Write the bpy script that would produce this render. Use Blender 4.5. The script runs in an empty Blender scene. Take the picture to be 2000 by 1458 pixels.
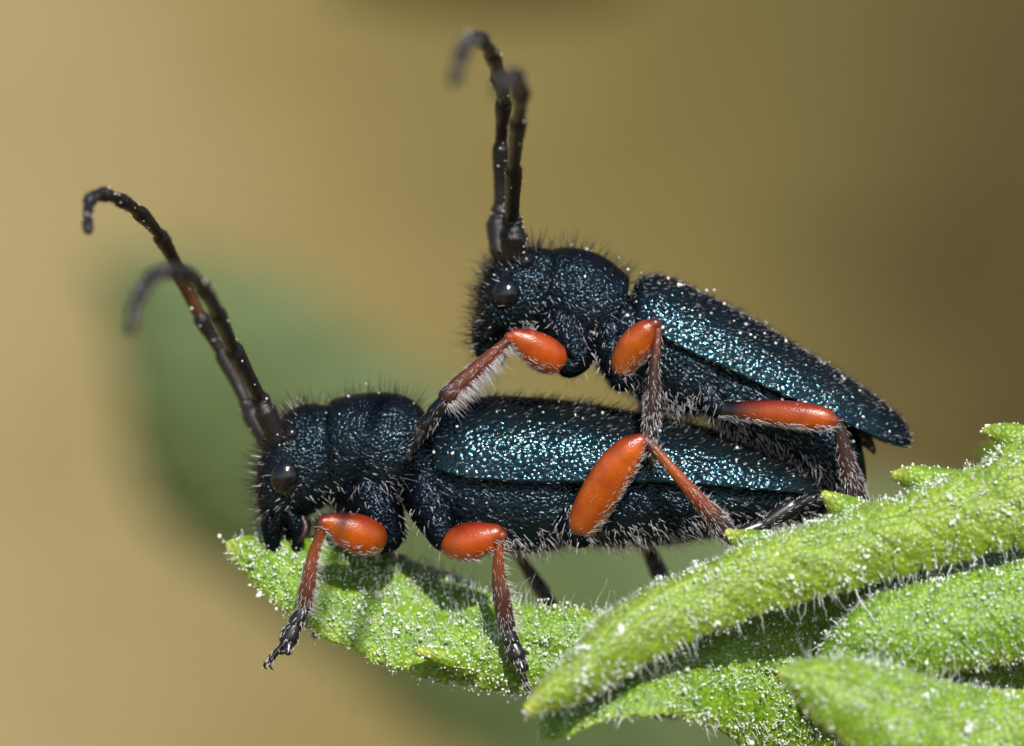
import bpy, math, random
import numpy as np
from mathutils import Vector, Matrix

rng = np.random.default_rng(7)
SC = bpy.context.scene
COL = SC.collection
R = math.radians

# ---------------------------------------------------------------- camera
# 1 unit is about one millimetre.  The beetles stand in the plane y = 0.
D = 80.0
cam_data = bpy.data.cameras.new('camera')
cam = bpy.data.objects.new('camera', cam_data)
COL.objects.link(cam)
cam.location = (0, -D, 0)
cam.rotation_euler = (R(90), 0, 0)
cam_data.sensor_width = 36
cam_data.lens = 36 * D / 20.0
cam_data.clip_start = 1.0
cam_data.clip_end = 20000
cam_data.dof.use_dof = True
cam_data.dof.focus_distance = D - 1.8
cam_data.dof.aperture_fstop = cam_data.lens * 1e-3 / 2.4
SC.camera = cam

# ---------------------------------------------------------------- sky, sun, exposure
SUN_DIR = Vector((0.26, -1.0, 0.90)).normalized()       # towards the sun
world = bpy.data.worlds.new('World')
SC.world = world
world.use_nodes = True
wn = world.node_tree
bg = wn.nodes['Background']
sky = wn.nodes.new('ShaderNodeTexSky')
sky.sky_type = 'NISHITA'
sky.sun_disc = False
sky.sun_elevation = math.asin(SUN_DIR.z)
sky.sun_rotation = math.atan2(SUN_DIR.x, SUN_DIR.y)
wn.links.new(sky.outputs[0], bg.inputs['Color'])
bg.inputs['Strength'].default_value = 0.11

sun_data = bpy.data.lights.new('sun', 'SUN')
sun_data.energy = 4.8
sun_data.angle = R(1.5)
sun_data.color = (1.0, 0.95, 0.87)
sun = bpy.data.objects.new('sun', sun_data)
COL.objects.link(sun)
sun.location = SUN_DIR * 200
sun.rotation_euler = SUN_DIR.to_track_quat('Z', 'Y').to_euler()

SC.view_settings.view_transform = 'Standard'
SC.view_settings.look = 'None'
SC.view_settings.exposure = 0.2
SC.view_settings.gamma = 1.0
SC.render.engine = 'CYCLES'
SC.cycles.use_denoising = True
SC.cycles.max_bounces = 8
SC.cycles.sample_clamp_indirect = 8

# ---------------------------------------------------------------- helpers
def P(px, py, y=0.0):
    """point of the 2000 px wide photograph that lies at depth y"""
    s = (D + y) / D / 100.0
    return ((px - 1000) * s, y, (729 - py) * s)

def crom(a, n):
    """Catmull-Rom through the rows of a, n rows per span"""
    a = np.asarray(a, float)
    m = len(a)
    t = np.linspace(0, m - 1, (m - 1) * n + 1)
    i = np.minimum(t.astype(int), m - 2)
    f = (t - i)[:, None]
    ext = np.vstack([2 * a[0] - a[1], a, 2 * a[-1] - a[-2]])
    p0, p1, p2, p3 = ext[i], ext[i + 1], ext[i + 2], ext[i + 3]
    return 0.5 * (2 * p1 + (p2 - p0) * f + (2 * p0 - 5 * p1 + 4 * p2 - p3) * f * f
                  + (3 * p1 - p0 - 3 * p2 + p3) * f ** 3)

def mesh_np(name, v, quads=None, tris=None, smooth=True):
    v = np.asarray(v, np.float32)
    me = bpy.data.meshes.new(name)
    me.vertices.add(len(v))
    me.vertices.foreach_set('co', v.ravel())
    idx, tot = [], []
    for f, k in ((quads, 4), (tris, 3)):
        if f is not None and len(f):
            f = np.asarray(f, np.int32)
            idx.append(f.ravel())
            tot.append(np.full(len(f), k, np.int32))
    idx = np.concatenate(idx); tot = np.concatenate(tot)
    st = np.concatenate([[0], np.cumsum(tot)[:-1]]).astype(np.int32)
    me.loops.add(len(idx)); me.loops.foreach_set('vertex_index', idx)
    me.polygons.add(len(tot)); me.polygons.foreach_set('loop_start', st)
    me.update(calc_edges=True)
    me.polygons.foreach_set('use_smooth', np.full(len(tot), smooth))
    me.validate()
    return me

def add_col(me, c):
    c = np.asarray(c, np.float32)
    if c.shape[1] == 3:
        c = np.hstack([c, np.ones((len(c), 1), np.float32)])
    a = me.color_attributes.new('pigment', 'FLOAT_COLOR', 'POINT')
    a.data.foreach_set('color', c.ravel())

def obj(name, me, mat, parent=None, kind=None):
    o = bpy.data.objects.new(name, me)
    COL.objects.link(o)
    if mat is not None:
        me.materials.clear(); me.materials.append(mat)
    if parent is not None:
        o.parent = parent
        o.matrix_parent_inverse = ROOT_INV.get(parent.name, Matrix())
    if kind:
        o['kind'] = kind
    return o

ROOT_INV = {}
def thing(name, loc, label, cat, group=None):
    e = bpy.data.objects.new(name, None)
    COL.objects.link(e)
    e.location = loc
    e.empty_display_size = 0.5
    ROOT_INV[e.name] = Matrix.Translation(Vector(loc)).inverted()
    e['label'] = label; e['category'] = cat
    if group: e['group'] = group
    return e

def grid_faces(nr, ns):
    """quads of nr rings of ns points, closed round the ring"""
    i = np.arange(nr - 1)[:, None]; j = np.arange(ns)[None, :]
    j2 = (j + 1) % ns
    return np.stack([i * ns + j, i * ns + j2, (i + 1) * ns + j2, (i + 1) * ns + j], -1).reshape(-1, 4)

def rings_mesh(rings):
    """closed solid (verts, quads, tris) of rings (nr, ns, 3)"""
    nr, ns = rings.shape[:2]
    v = rings.reshape(-1, 3)
    c0, c1 = rings[0].mean(0), rings[-1].mean(0)
    v = np.vstack([v, c0, c1])
    q = grid_faces(nr, ns)
    j = np.arange(ns); j2 = (j + 1) % ns
    t0 = np.stack([np.full(ns, nr * ns), j2, j], -1)
    b = (nr - 1) * ns
    t1 = np.stack([np.full(ns, nr * ns + 1), b + j, b + j2], -1)
    return v, q, np.vstack([t0, t1])

def spow(x, p):
    return np.sign(x) * np.abs(x) ** p

def loft(sec, n=6, ns=48, e=2.2):
    """sec rows: xt, yt, xb, yb (photo px), half width;  closed solid"""
    s = crom(sec, n)
    ctr = [s[0]] ; out = []
    th = np.linspace(0, 2 * np.pi, ns, endpoint=False)
    c, sn = spow(np.cos(th), 2 / e), spow(np.sin(th), 2 / e)
    for r in s:
        T = np.array(P(r[0], r[1])); B = np.array(P(r[2], r[3]))
        C = (T + B) / 2; h = (T - B) / 2
        out.append(C + c[:, None] * h + sn[:, None] * np.array([0, -max(r[4], .02), 0]))
    return rings_mesh(np.array(out))

def join(parts):
    V, Q, T, o = [], [], [], 0
    for v, q, t in parts:
        V.append(v)
        if len(q): Q.append(np.asarray(q) + o)
        if len(t): T.append(np.asarray(t) + o)
        o += len(v)
    return np.vstack(V), (np.vstack(Q) if Q else np.zeros((0, 4), int)), (np.vstack(T) if T else np.zeros((0, 3), int))

def remesh(parts, voxel, smooth_it=4, factor=0.5):
    v, q, t = join(parts)
    me = mesh_np('tmp', v, q, t)
    o = bpy.data.objects.new('tmp', me); COL.objects.link(o)
    m = o.modifiers.new('r', 'REMESH'); m.mode = 'VOXEL'; m.voxel_size = voxel
    m2 = o.modifiers.new('s', 'SMOOTH'); m2.iterations = smooth_it; m2.factor = factor
    dg = bpy.context.evaluated_depsgraph_get()
    res = bpy.data.meshes.new_from_object(o.evaluated_get(dg))
    bpy.data.objects.remove(o); bpy.data.meshes.remove(me)
    res.polygons.foreach_set('use_smooth', np.ones(len(res.polygons), bool))
    return res

def frames(p):
    t = np.gradient(p, axis=0)
    t /= np.linalg.norm(t, axis=1)[:, None] + 1e-9
    up = np.array([0, 1.0, 0]) if abs(t[0][1]) < .9 else np.array([1.0, 0, 0])
    n = np.zeros_like(p); b = np.zeros_like(p)
    cur = up
    for i in range(len(p)):
        cur = cur - t[i] * cur.dot(t[i]); cur /= np.linalg.norm(cur) + 1e-9
        n[i] = cur; b[i] = np.cross(t[i], cur)
    return t, n, b

def tube(pts, n=6, ns=16, flat=1.0, cap=True):
    """pts rows x, y, z, radius (units).  flat scales the radius along depth."""
    s = crom(pts, n)
    p, r = s[:, :3], np.maximum(s[:, 3], .004)
    if cap:
        t0 = p[0] - p[1]; t0 /= np.linalg.norm(t0) + 1e-9
        t1 = p[-1] - p[-2]; t1 /= np.linalg.norm(t1) + 1e-9
        k = np.array([.92, .7, .38])
        p = np.vstack([[p[0] + t0 * r[0] * x for x in k[:0:-1] * 0 + np.array([.92, .7])], [p[0] + t0 * r[0] * .38], p,
                       [p[-1] + t1 * r[-1] * .38], [p[-1] + t1 * r[-1] * x for x in (.7, .92)]])
        r = np.concatenate([[r[0] * .38, r[0] * .7, r[0] * .92], r, [r[-1] * .92, r[-1] * .7, r[-1] * .38]])
    _, nn, bb = frames(p)
    th = np.linspace(0, 2 * np.pi, ns, endpoint=False)
    ring = p[:, None] + r[:, None, None] * (flat * np.cos(th)[None, :, None] * nn[:, None] + np.sin(th)[None, :, None] * bb[:, None])
    u = np.repeat(np.linspace(0, 1, len(p)), ns)
    u = np.concatenate([u, [0, 1]])
    return rings_mesh(ring), u

def tpx(rows):
    """rows px, py, depth, radius px -> units"""
    return np.array([(*P(a, b, y), r / 100.0) for a, b, y, r in rows])

def tube_mesh(name, pts, n=6, ns=16, flat=1.0, ramp=None, dorsal=None):
    (v, q, t), u = tube(pts, n, ns, flat)
    me = mesh_np(name, v, q, t)
    if ramp is not None:
        if dorsal: me.update()
        xs = [a for a, _ in ramp]
        c = np.stack([np.interp(u, xs, [col[k] for _, col in ramp]) for k in range(3)], -1)
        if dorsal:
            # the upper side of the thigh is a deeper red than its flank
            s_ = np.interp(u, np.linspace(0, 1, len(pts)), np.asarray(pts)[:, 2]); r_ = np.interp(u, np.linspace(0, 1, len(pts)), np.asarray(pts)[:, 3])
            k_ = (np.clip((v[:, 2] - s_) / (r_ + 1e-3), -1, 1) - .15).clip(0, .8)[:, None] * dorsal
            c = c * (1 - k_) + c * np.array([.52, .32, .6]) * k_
        add_col(me, c)
    return me

def tri_data(me):
    me.calc_loop_triangles()
    n = len(me.loop_triangles)
    t = np.zeros(n * 3, np.int32); me.loop_triangles.foreach_get('vertices', t)
    v = np.zeros(len(me.vertices) * 3, np.float32); me.vertices.foreach_get('co', v)
    vn = np.zeros(len(me.vertices) * 3, np.float32); me.vertices.foreach_get('normal', vn)
    return v.reshape(-1, 3).astype(float), t.reshape(-1, 3), vn.reshape(-1, 3).astype(float)

def scatter(me, n):
    v, t, vn = tri_data(me)
    a, b, c = v[t[:, 0]], v[t[:, 1]], v[t[:, 2]]
    area = np.linalg.norm(np.cross(b - a, c - a), axis=1)
    k = rng.choice(len(t), n, p=area / area.sum())
    r1 = np.sqrt(rng.random(n))[:, None]; r2 = rng.random(n)[:, None]
    w = (1 - r1, r1 * (1 - r2), r1 * r2)
    p = w[0] * a[k] + w[1] * b[k] + w[2] * c[k]
    nn = w[0] * vn[t[k, 0]] + w[1] * vn[t[k, 1]] + w[2] * vn[t[k, 2]]
    nn /= np.linalg.norm(nn, axis=1)[:, None] + 1e-9
    return p, nn

def unit(a):
    return a / (np.linalg.norm(a, axis=-1, keepdims=True) + 1e-9)

def hairs(p, d, L, r, curl=0.25, segs=3, crinkle=0.0, bend=None, taper=1.0):
    """solid tapering hairs: roots p, directions d, lengths L, root radii r -> (v, tris)"""
    n = len(p)
    if n == 0:
        return np.zeros((0, 3)), np.zeros((0, 3), int)
    L = np.broadcast_to(L, (n,)); r = np.broadcast_to(r, (n,))
    d = unit(d)
    L = L * rng.uniform(.55, 1.2, n); r = r * rng.uniform(.55, 1.3, n)
    cv = rng.normal(size=(n, 3)) * curl
    if bend is not None:
        cv = cv + bend
    s = np.linspace(0, 1, segs + 1)
    pts = p[:, None] + L[:, None, None] * (d[:, None] * s[None, :, None] + cv[:, None] * (s ** 2)[None, :, None])
    if crinkle > 0:
        pts[:, 1:] += np.cumsum(rng.normal(size=(n, segs, 3)), 1) * (L * crinkle)[:, None, None] * .4
    pts[:, 0] -= d * .02
    ax = unit(np.cross(d, rng.normal(size=(n, 3)))); ay = np.cross(d, ax)
    th = np.array([0, 2 * np.pi / 3, 4 * np.pi / 3])
    off = ax[:, None] * np.cos(th)[None, :, None] + ay[:, None] * np.sin(th)[None, :, None]
    rad = r[:, None] * (1 - taper * .85 * s[None, :-1])
    rings = pts[:, :-1, None] + off[:, None] * rad[:, :, None, None]
    per = segs * 3 + 1
    v = np.concatenate([rings.reshape(n, -1, 3), pts[:, -1:]], 1).reshape(-1, 3)
    f = []
    for k in range(segs - 1):
        for j in range(3):
            a, b = k * 3 + j, k * 3 + (j + 1) % 3
            f += [(a, b, b + 3), (a, b + 3, a + 3)]
    for j in range(3):
        f.append(((segs - 1) * 3 + j, (segs - 1) * 3 + (j + 1) % 3, segs * 3))
    f = np.array(f)
    t = (f[None] + (np.arange(n) * per)[:, None, None]).reshape(-1, 3)
    return v, t

_bv = [(0, 0, 1)] + [(math.cos(a + h) * math.sin(b), math.sin(a + h) * math.sin(b), math.cos(b))
                     for b, h in ((1.05, 0), (2.1, .5)) for a in np.linspace(0, 2 * np.pi, 6, endpoint=False)] + [(0, 0, -1)]
_bf = [(0, 1 + j, 1 + (j + 1) % 6) for j in range(6)] + \
      [f for j in range(6) for f in ((1 + j, 7 + j, 1 + (j + 1) % 6), (1 + (j + 1) % 6, 7 + j, 7 + (j + 1) % 6))] + \
      [(13, 7 + (j + 1) % 6, 7 + j) for j in range(6)]
_bv = np.array(_bv); _bf = np.array(_bf)
def beads(c, r):
    n = len(c)
    sc = np.broadcast_to(r, (n,))[:, None, None] * (1 + .25 * rng.normal(size=(n, 1, 3)))
    v = (c[:, None] + _bv[None] * sc).reshape(-1, 3)
    t = (_bf[None] + (np.arange(n) * len(_bv))[:, None, None]).reshape(-1, 3)
    return v, t

def jt(*parts):
    V, T, o = [], [], 0
    for v, t in parts:
        V.append(v); T.append(t + o); o += len(v)
    return np.vstack(V), np.vstack(T)

# ---------------------------------------------------------------- materials
class NT:
    def __init__(s, name):
        s.m = bpy.data.materials.new(name); s.m.use_nodes = True
        s.t = s.m.node_tree; s.b = s.t.nodes['Principled BSDF']
    def n(s, typ, **kw):
        x = s.t.nodes.new(typ)
        for k, v in kw.items():
            if hasattr(x, k): setattr(x, k, v)
            else: x.inputs[k.replace('_', ' ')].default_value = v
        return x
    def l(s, a, b): s.t.links.new(a, b)
    def set(s, **kw):
        for k, v in kw.items():
            s.b.inputs[k.replace('_', ' ')].default_value = v
    def co(s): return s.n('ShaderNodeTexCoord').outputs['Object']
    def ramp(s, fac, stops):
        r = s.n('ShaderNodeValToRGB')
        e = r.color_ramp.elements
        while len(e) < len(stops): e.new(.5)
        for k, (p, c) in enumerate(stops):
            e[k].position = p; e[k].color = (*c, 1) if len(c) == 3 else c
        s.l(fac, r.inputs[0]); return r.outputs[0]
    def math(s, op, a, b=None):
        x = s.n('ShaderNodeMath'); x.operation = op
        for i, q in enumerate((a, b)):
            if q is None: continue
            if isinstance(q, (int, float)): x.inputs[i].default_value = q
            else: s.l(q, x.inputs[i])
        return x.outputs[0]

def cuticle(name, base, edge, scale, depth, rough, strength=.9, metal=.75, seed=0):
    """punctured beetle armour: dense pits, dark blue-green metal sheen"""
    N = NT(name); co = N.co()
    wob = N.n('ShaderNodeTexNoise', Scale=scale * .5, Detail=2.0)
    N.l(co, wob.inputs['Vector'])
    mix = N.n('ShaderNodeMix', data_type='VECTOR')
    mix.inputs['Factor'].default_value = .05
    N.l(co, mix.inputs[4]); N.l(wob.outputs['Color'], mix.inputs[5])
    vo = N.n('ShaderNodeTexVoronoi', Scale=scale, Randomness=.95)
    N.l(mix.outputs[1], vo.inputs['Vector'])
    pit = N.math('MULTIPLY', N.math('POWER', vo.outputs['Distance'], 2.0), -2.0)
    fine = N.n('ShaderNodeTexNoise', Scale=scale * 2.6, Detail=3.0, Roughness=.6)
    N.l(co, fine.inputs['Vector'])
    vo2 = N.n('ShaderNodeTexVoronoi', Scale=scale * .62, Randomness=1.0)
    N.l(mix.outputs[1], vo2.inputs['Vector'])
    pit2 = N.math('MULTIPLY', N.math('POWER', vo2.outputs['Distance'], 2.0), -1.0)
    amp = N.n('ShaderNodeTexNoise', Scale=scale * .33, Detail=2.0); N.l(co, amp.inputs['Vector'])
    pit = N.math('ADD', N.math('MULTIPLY', pit, N.math('ADD', N.math('MULTIPLY', amp.outputs[0], 1.8), .05)), pit2)
    h = N.math('ADD', pit, N.math('MULTIPLY', fine.outputs[0], .30))
    bp = N.n('ShaderNodeBump', Strength=strength, Distance=depth)
    N.l(h, bp.inputs['Height']); N.l(bp.outputs[0], N.b.inputs['Normal'])
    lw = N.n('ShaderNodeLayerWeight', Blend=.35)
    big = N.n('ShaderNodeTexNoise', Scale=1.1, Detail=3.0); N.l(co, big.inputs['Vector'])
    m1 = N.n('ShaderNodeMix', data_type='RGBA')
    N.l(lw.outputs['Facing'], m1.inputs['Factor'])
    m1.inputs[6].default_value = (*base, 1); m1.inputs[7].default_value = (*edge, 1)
    m2 = N.n('ShaderNodeMix', data_type='RGBA', blend_type='MULTIPLY')
    m2.inputs['Factor'].default_value = .7
    N.l(m1.outputs[2], m2.inputs[6])
    N.l(N.ramp(big.outputs[0], [(.3, (.55, .6, .7)), (.7, (1.2, 1.25, 1.15))]), m2.inputs[7])
    N.l(m2.outputs[2], N.b.inputs['Base Color'])
    N.set(Metallic=metal, Roughness=rough)
    N.b.inputs['Specular Tint'].default_value = (.22, .32, .40, 1)
    N.b.inputs['Specular IOR Level'].default_value = .35
    rr = N.math('ADD', N.math('MULTIPLY', fine.outputs[0], .12), rough - .06)
    N.l(rr, N.b.inputs['Roughness'])
    return N.m

M = {}
M['elytra'] = cuticle('elytra cuticle', (.019, .041, .052), (.004, .006, .011), 10.5, .0112, .135, 1.0)
M['body'] = cuticle('body cuticle', (.021, .034, .045), (.004, .005, .009), 13.5, .0185, .14, 1.0)
M['coxa'] = cuticle('leg base cuticle', (.012, .017, .024), (.004, .005, .009), 15, .015, .18, 1.0)

def pig(name, rough, sss=0.0, bump=.3, bscale=22, coat=0.0, metal=0.0, spec=.5):
    N = NT(name); co = N.co()
    a = N.n('ShaderNodeVertexColor'); a.layer_name = 'pigment'
    no = N.n('ShaderNodeTexNoise', Scale=bscale, Detail=4.0, Roughness=.6); N.l(co, no.inputs['Vector'])
    bl = N.n('ShaderNodeTexNoise', Scale=2.6, Detail=3.0); N.l(co, bl.inputs['Vector'])
    m = N.n('ShaderNodeMix', data_type='RGBA', blend_type='MULTIPLY'); m.inputs['Factor'].default_value = .8
    N.l(a.outputs[0], m.inputs[6])
    N.l(N.ramp(bl.outputs[0], [(.28, (.62, .46, .40)), (.72, (1.18, 1.22, 1.1))]), m.inputs[7])
    N.l(m.outputs[2], N.b.inputs['Base Color'])
    vo = N.n('ShaderNodeTexVoronoi', Scale=bscale * .5, Randomness=1.0); N.l(co, vo.inputs['Vector'])
    hh = N.math('ADD', no.outputs[0], N.math('MULTIPLY', N.math('MINIMUM', vo.outputs['Distance'], .35), 1.6))
    bp = N.n('ShaderNodeBump', Strength=bump, Distance=.02)
    N.l(hh, bp.inputs['Height']); N.l(bp.outputs[0], N.b.inputs['Normal'])
    N.set(Roughness=rough, Metallic=metal)
    N.b.inputs['Specular IOR Level'].default_value = spec
    N.b.inputs['Coat Weight'].default_value = coat
    if sss:
        N.b.inputs['Subsurface Weight'].default_value = sss
        N.b.inputs['Subsurface Radius'].default_value = (.30, .10, .02)
        N.b.inputs['Subsurface Scale'].default_value = .6
    return N.m
M['femur'] = pig('orange leg cuticle', .20, sss=.20, bump=.42, bscale=30, coat=.3)
M['tibia'] = pig('brown leg cuticle', .34, bump=.5)
M['antenna'] = pig('antenna cuticle', .42, bump=.6, bscale=30)

def simple(name, col, rough, metal=0.0, spec=.5, sss=0):
    N = NT(name); co = N.co()
    no = N.n('ShaderNodeTexNoise', Scale=9.0, Detail=3.0); N.l(co, no.inputs['Vector'])
    N.l(N.ramp(no.outputs[0], [(.3, tuple(c * .7 for c in col)), (.7, tuple(min(1, c * 1.15) for c in col))]), N.b.inputs['Base Color'])
    N.set(Roughness=rough, Metallic=metal)
    N.b.inputs['Specular IOR Level'].default_value = spec
    if sss:
        N.b.inputs['Subsurface Weight'].default_value = sss
        N.b.inputs['Subsurface Scale'].default_value = .05
    return N.m
def eyemat():
    N = NT('eye facets'); co = N.co()
    vo = N.n('ShaderNodeTexVoronoi', Scale=34.0, Randomness=.25); N.l(co, vo.inputs['Vector'])
    bp = N.n('ShaderNodeBump', Strength=.5, Distance=.004); N.l(N.math('SUBTRACT', 1.0, vo.outputs['Distance']), bp.inputs['Height'])
    N.l(bp.outputs[0], N.b.inputs['Normal'])
    N.set(Roughness=.14); N.b.inputs['Base Color'].default_value = (.004, .004, .006, 1)
    N.b.inputs['Specular IOR Level'].default_value = .75
    return N.m
M['eye'] = eyemat()
M['hair_dark'] = simple('dark bristle', (.035, .027, .02), .35)
M['hair_pale'] = simple('pale bristle', (.70, .66, .68), .35)
M['mouth'] = simple('mouthpart', (.012, .011, .011), .28)
M['pollen'] = simple('pollen', (.8, .78, .74), .6)
M['wing'] = simple('wing membrane', (.10, .075, .045), .3)

def leafmat(name, c_lo, c_hi, tip, sss, trans_bump=.5, scale=11.0, rough=.38):
    N = NT(name); co = N.co()
    a = N.n('ShaderNodeVertexColor'); a.layer_name = 'pigment'
    no = N.n('ShaderNodeTexNoise', Scale=2.3, Detail=5.0, Roughness=.65); N.l(co, no.inputs['Vector'])
    base = N.ramp(no.outputs[0], [(.3, c_lo), (.7, c_hi)])
    m = N.n('ShaderNodeMix', data_type='RGBA'); N.l(a.outputs[0], m.inputs['Factor'])
    N.l(base, m.inputs[6]); m.inputs[7].default_value = (*tip, 1)
    vo = N.n('ShaderNodeTexVoronoi', Scale=scale, Randomness=1.0); N.l(co, vo.inputs['Vector'])
    cell = N.ramp(vo.outputs['Distance'], [(.05, (1.12, 1.12, 1.05)), (.6, (.50, .58, .5))])
    m2 = N.n('ShaderNodeMix', data_type='RGBA', blend_type='MULTIPLY'); m2.inputs['Factor'].default_value = .8
    N.l(m.outputs[2], m2.inputs[6]); N.l(cell, m2.inputs[7])
    N.l(m2.outputs[2], N.b.inputs['Base Color'])
    fine = N.n('ShaderNodeTexNoise', Scale=scale * 2.2, Detail=3.0); N.l(co, fine.inputs['Vector'])
    h = N.math('ADD', N.math('SUBTRACT', 1.0, vo.outputs['Distance']), N.math('MULTIPLY', fine.outputs[0], .6))
    bp = N.n('ShaderNodeBump', Strength=trans_bump, Distance=.06)
    N.l(h, bp.inputs['Height']); N.l(bp.outputs[0], N.b.inputs['Normal'])
    N.set(Roughness=rough)
    N.b.inputs['Subsurface Weight'].default_value = sss
    N.b.inputs['Subsurface Radius'].default_value = (.25, .45, .05)
    N.b.inputs['Subsurface Scale'].default_value = .5
    return N.m
M['leaf'] = leafmat('young leaf', (.11, .235, .006), (.27, .43, .020), (.56, .56, .10), .35)
M['leaf_far'] = leafmat('broad leaf', (.075, .112, .032), (.130, .172, .058), (.14, .20, .07), 0, .3, 1.2, .7)
M['gland'] = simple('gland droplet', (.74, .81, .70), .07, spec=1.0)
M['leafhair'] = simple('leaf hair', (.72, .78, .76), .35)
M['stem'] = simple('green stem', (.16, .26, .04), .45)

def groundmat():
    N = NT('dry earth'); co = N.co()
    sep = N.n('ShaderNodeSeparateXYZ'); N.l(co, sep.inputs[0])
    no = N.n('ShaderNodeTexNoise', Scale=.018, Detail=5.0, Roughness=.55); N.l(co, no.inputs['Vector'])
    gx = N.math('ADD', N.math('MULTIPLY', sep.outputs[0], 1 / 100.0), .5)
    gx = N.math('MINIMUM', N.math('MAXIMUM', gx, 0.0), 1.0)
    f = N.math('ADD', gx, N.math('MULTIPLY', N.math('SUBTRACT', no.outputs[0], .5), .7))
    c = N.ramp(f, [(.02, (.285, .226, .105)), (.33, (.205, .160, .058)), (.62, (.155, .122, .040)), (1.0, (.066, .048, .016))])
    g = N.n('ShaderNodeTexNoise', Scale=.6, Detail=6.0, Roughness=.7); N.l(co, g.inputs['Vector'])
    m = N.n('ShaderNodeMix', data_type='RGBA', blend_type='MULTIPLY'); m.inputs['Factor'].default_value = 1
    N.l(c, m.inputs[6]); N.l(N.ramp(g.outputs[0], [(.3, (.7, .7, .7)), (.7, (1.2, 1.2, 1.2))]), m.inputs[7])
    N.l(m.outputs[2], N.b.inputs['Base Color'])
    bp = N.n('ShaderNodeBump', Strength=.6, Distance=2.0); N.l(g.outputs[0], bp.inputs['Height'])
    N.l(bp.outputs[0], N.b.inputs['Normal'])
    N.set(Roughness=.95)
    N.b.inputs['Specular IOR Level'].default_value = .1
    return N.m
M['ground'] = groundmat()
M['rock'] = simple('dark stone', (.085, .060, .022), 1.0, spec=0.0)

# ---------------------------------------------------------------- ground and bank
GZ = -130.0
def ground_z(x, y):
    s = np.clip(y - 120, 0, 900)
    return GZ + .75 * s + 6 * np.sin(x * .021 + y * .013) * np.clip(s / 200, 0, 1)
gx = np.concatenate([[-8000, -4000, -2000, -1000], np.linspace(-600, 600, 61), [1000, 2000, 4000, 8000]])
gy = np.concatenate([[-8000, -4000, -2000, -800, -300, -100, 0], np.linspace(100, 1050, 48), [2000, 4000, 8000]])
XX, YY = np.meshgrid(gx, gy)
v = np.stack([XX, YY, ground_z(XX, YY)], -1).reshape(-1, 3)
ny, nx = XX.shape
i = np.arange(ny - 1)[:, None]; j = np.arange(nx - 1)[None]
q = np.stack([i * nx + j, i * nx + j + 1, (i + 1) * nx + j + 1, (i + 1) * nx + j], -1).reshape(-1, 4)
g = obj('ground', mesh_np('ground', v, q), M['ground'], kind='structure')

# dark stone lying on the bank, top of the picture
def lump(c, r, n=14, seed=1):
    rg = np.random.default_rng(seed)
    th = np.linspace(0, np.pi, n); ph = np.linspace(0, 2 * np.pi, 2 * n, endpoint=False)
    k = rg.normal(size=(5, 3)); phs = rg.random(5) * 6
    T_, P_ = np.meshgrid(th[1:-1], ph, indexing='ij')
    d = np.stack([np.sin(T_) * np.cos(P_), np.sin(T_) * np.sin(P_), np.cos(T_)], -1)
    f = 1 + .10 * np.sin(d @ k.T * 2 + phs).sum(-1) / 1.5
    return rings_mesh((np.array(c) + d * f[..., None] * np.array(r)))
yb = 357.0
st = P(955, -168, yb)
vv, qq, tt = lump((st[0], yb, float(ground_z(st[0], yb)) + 2), (15, 6, 5.5))
o = obj('rock', mesh_np('rock', vv, qq, tt), M['rock'])
o['label'] = 'dark brown stone lying on the dry earth bank'; o['category'] = 'stone'

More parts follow.
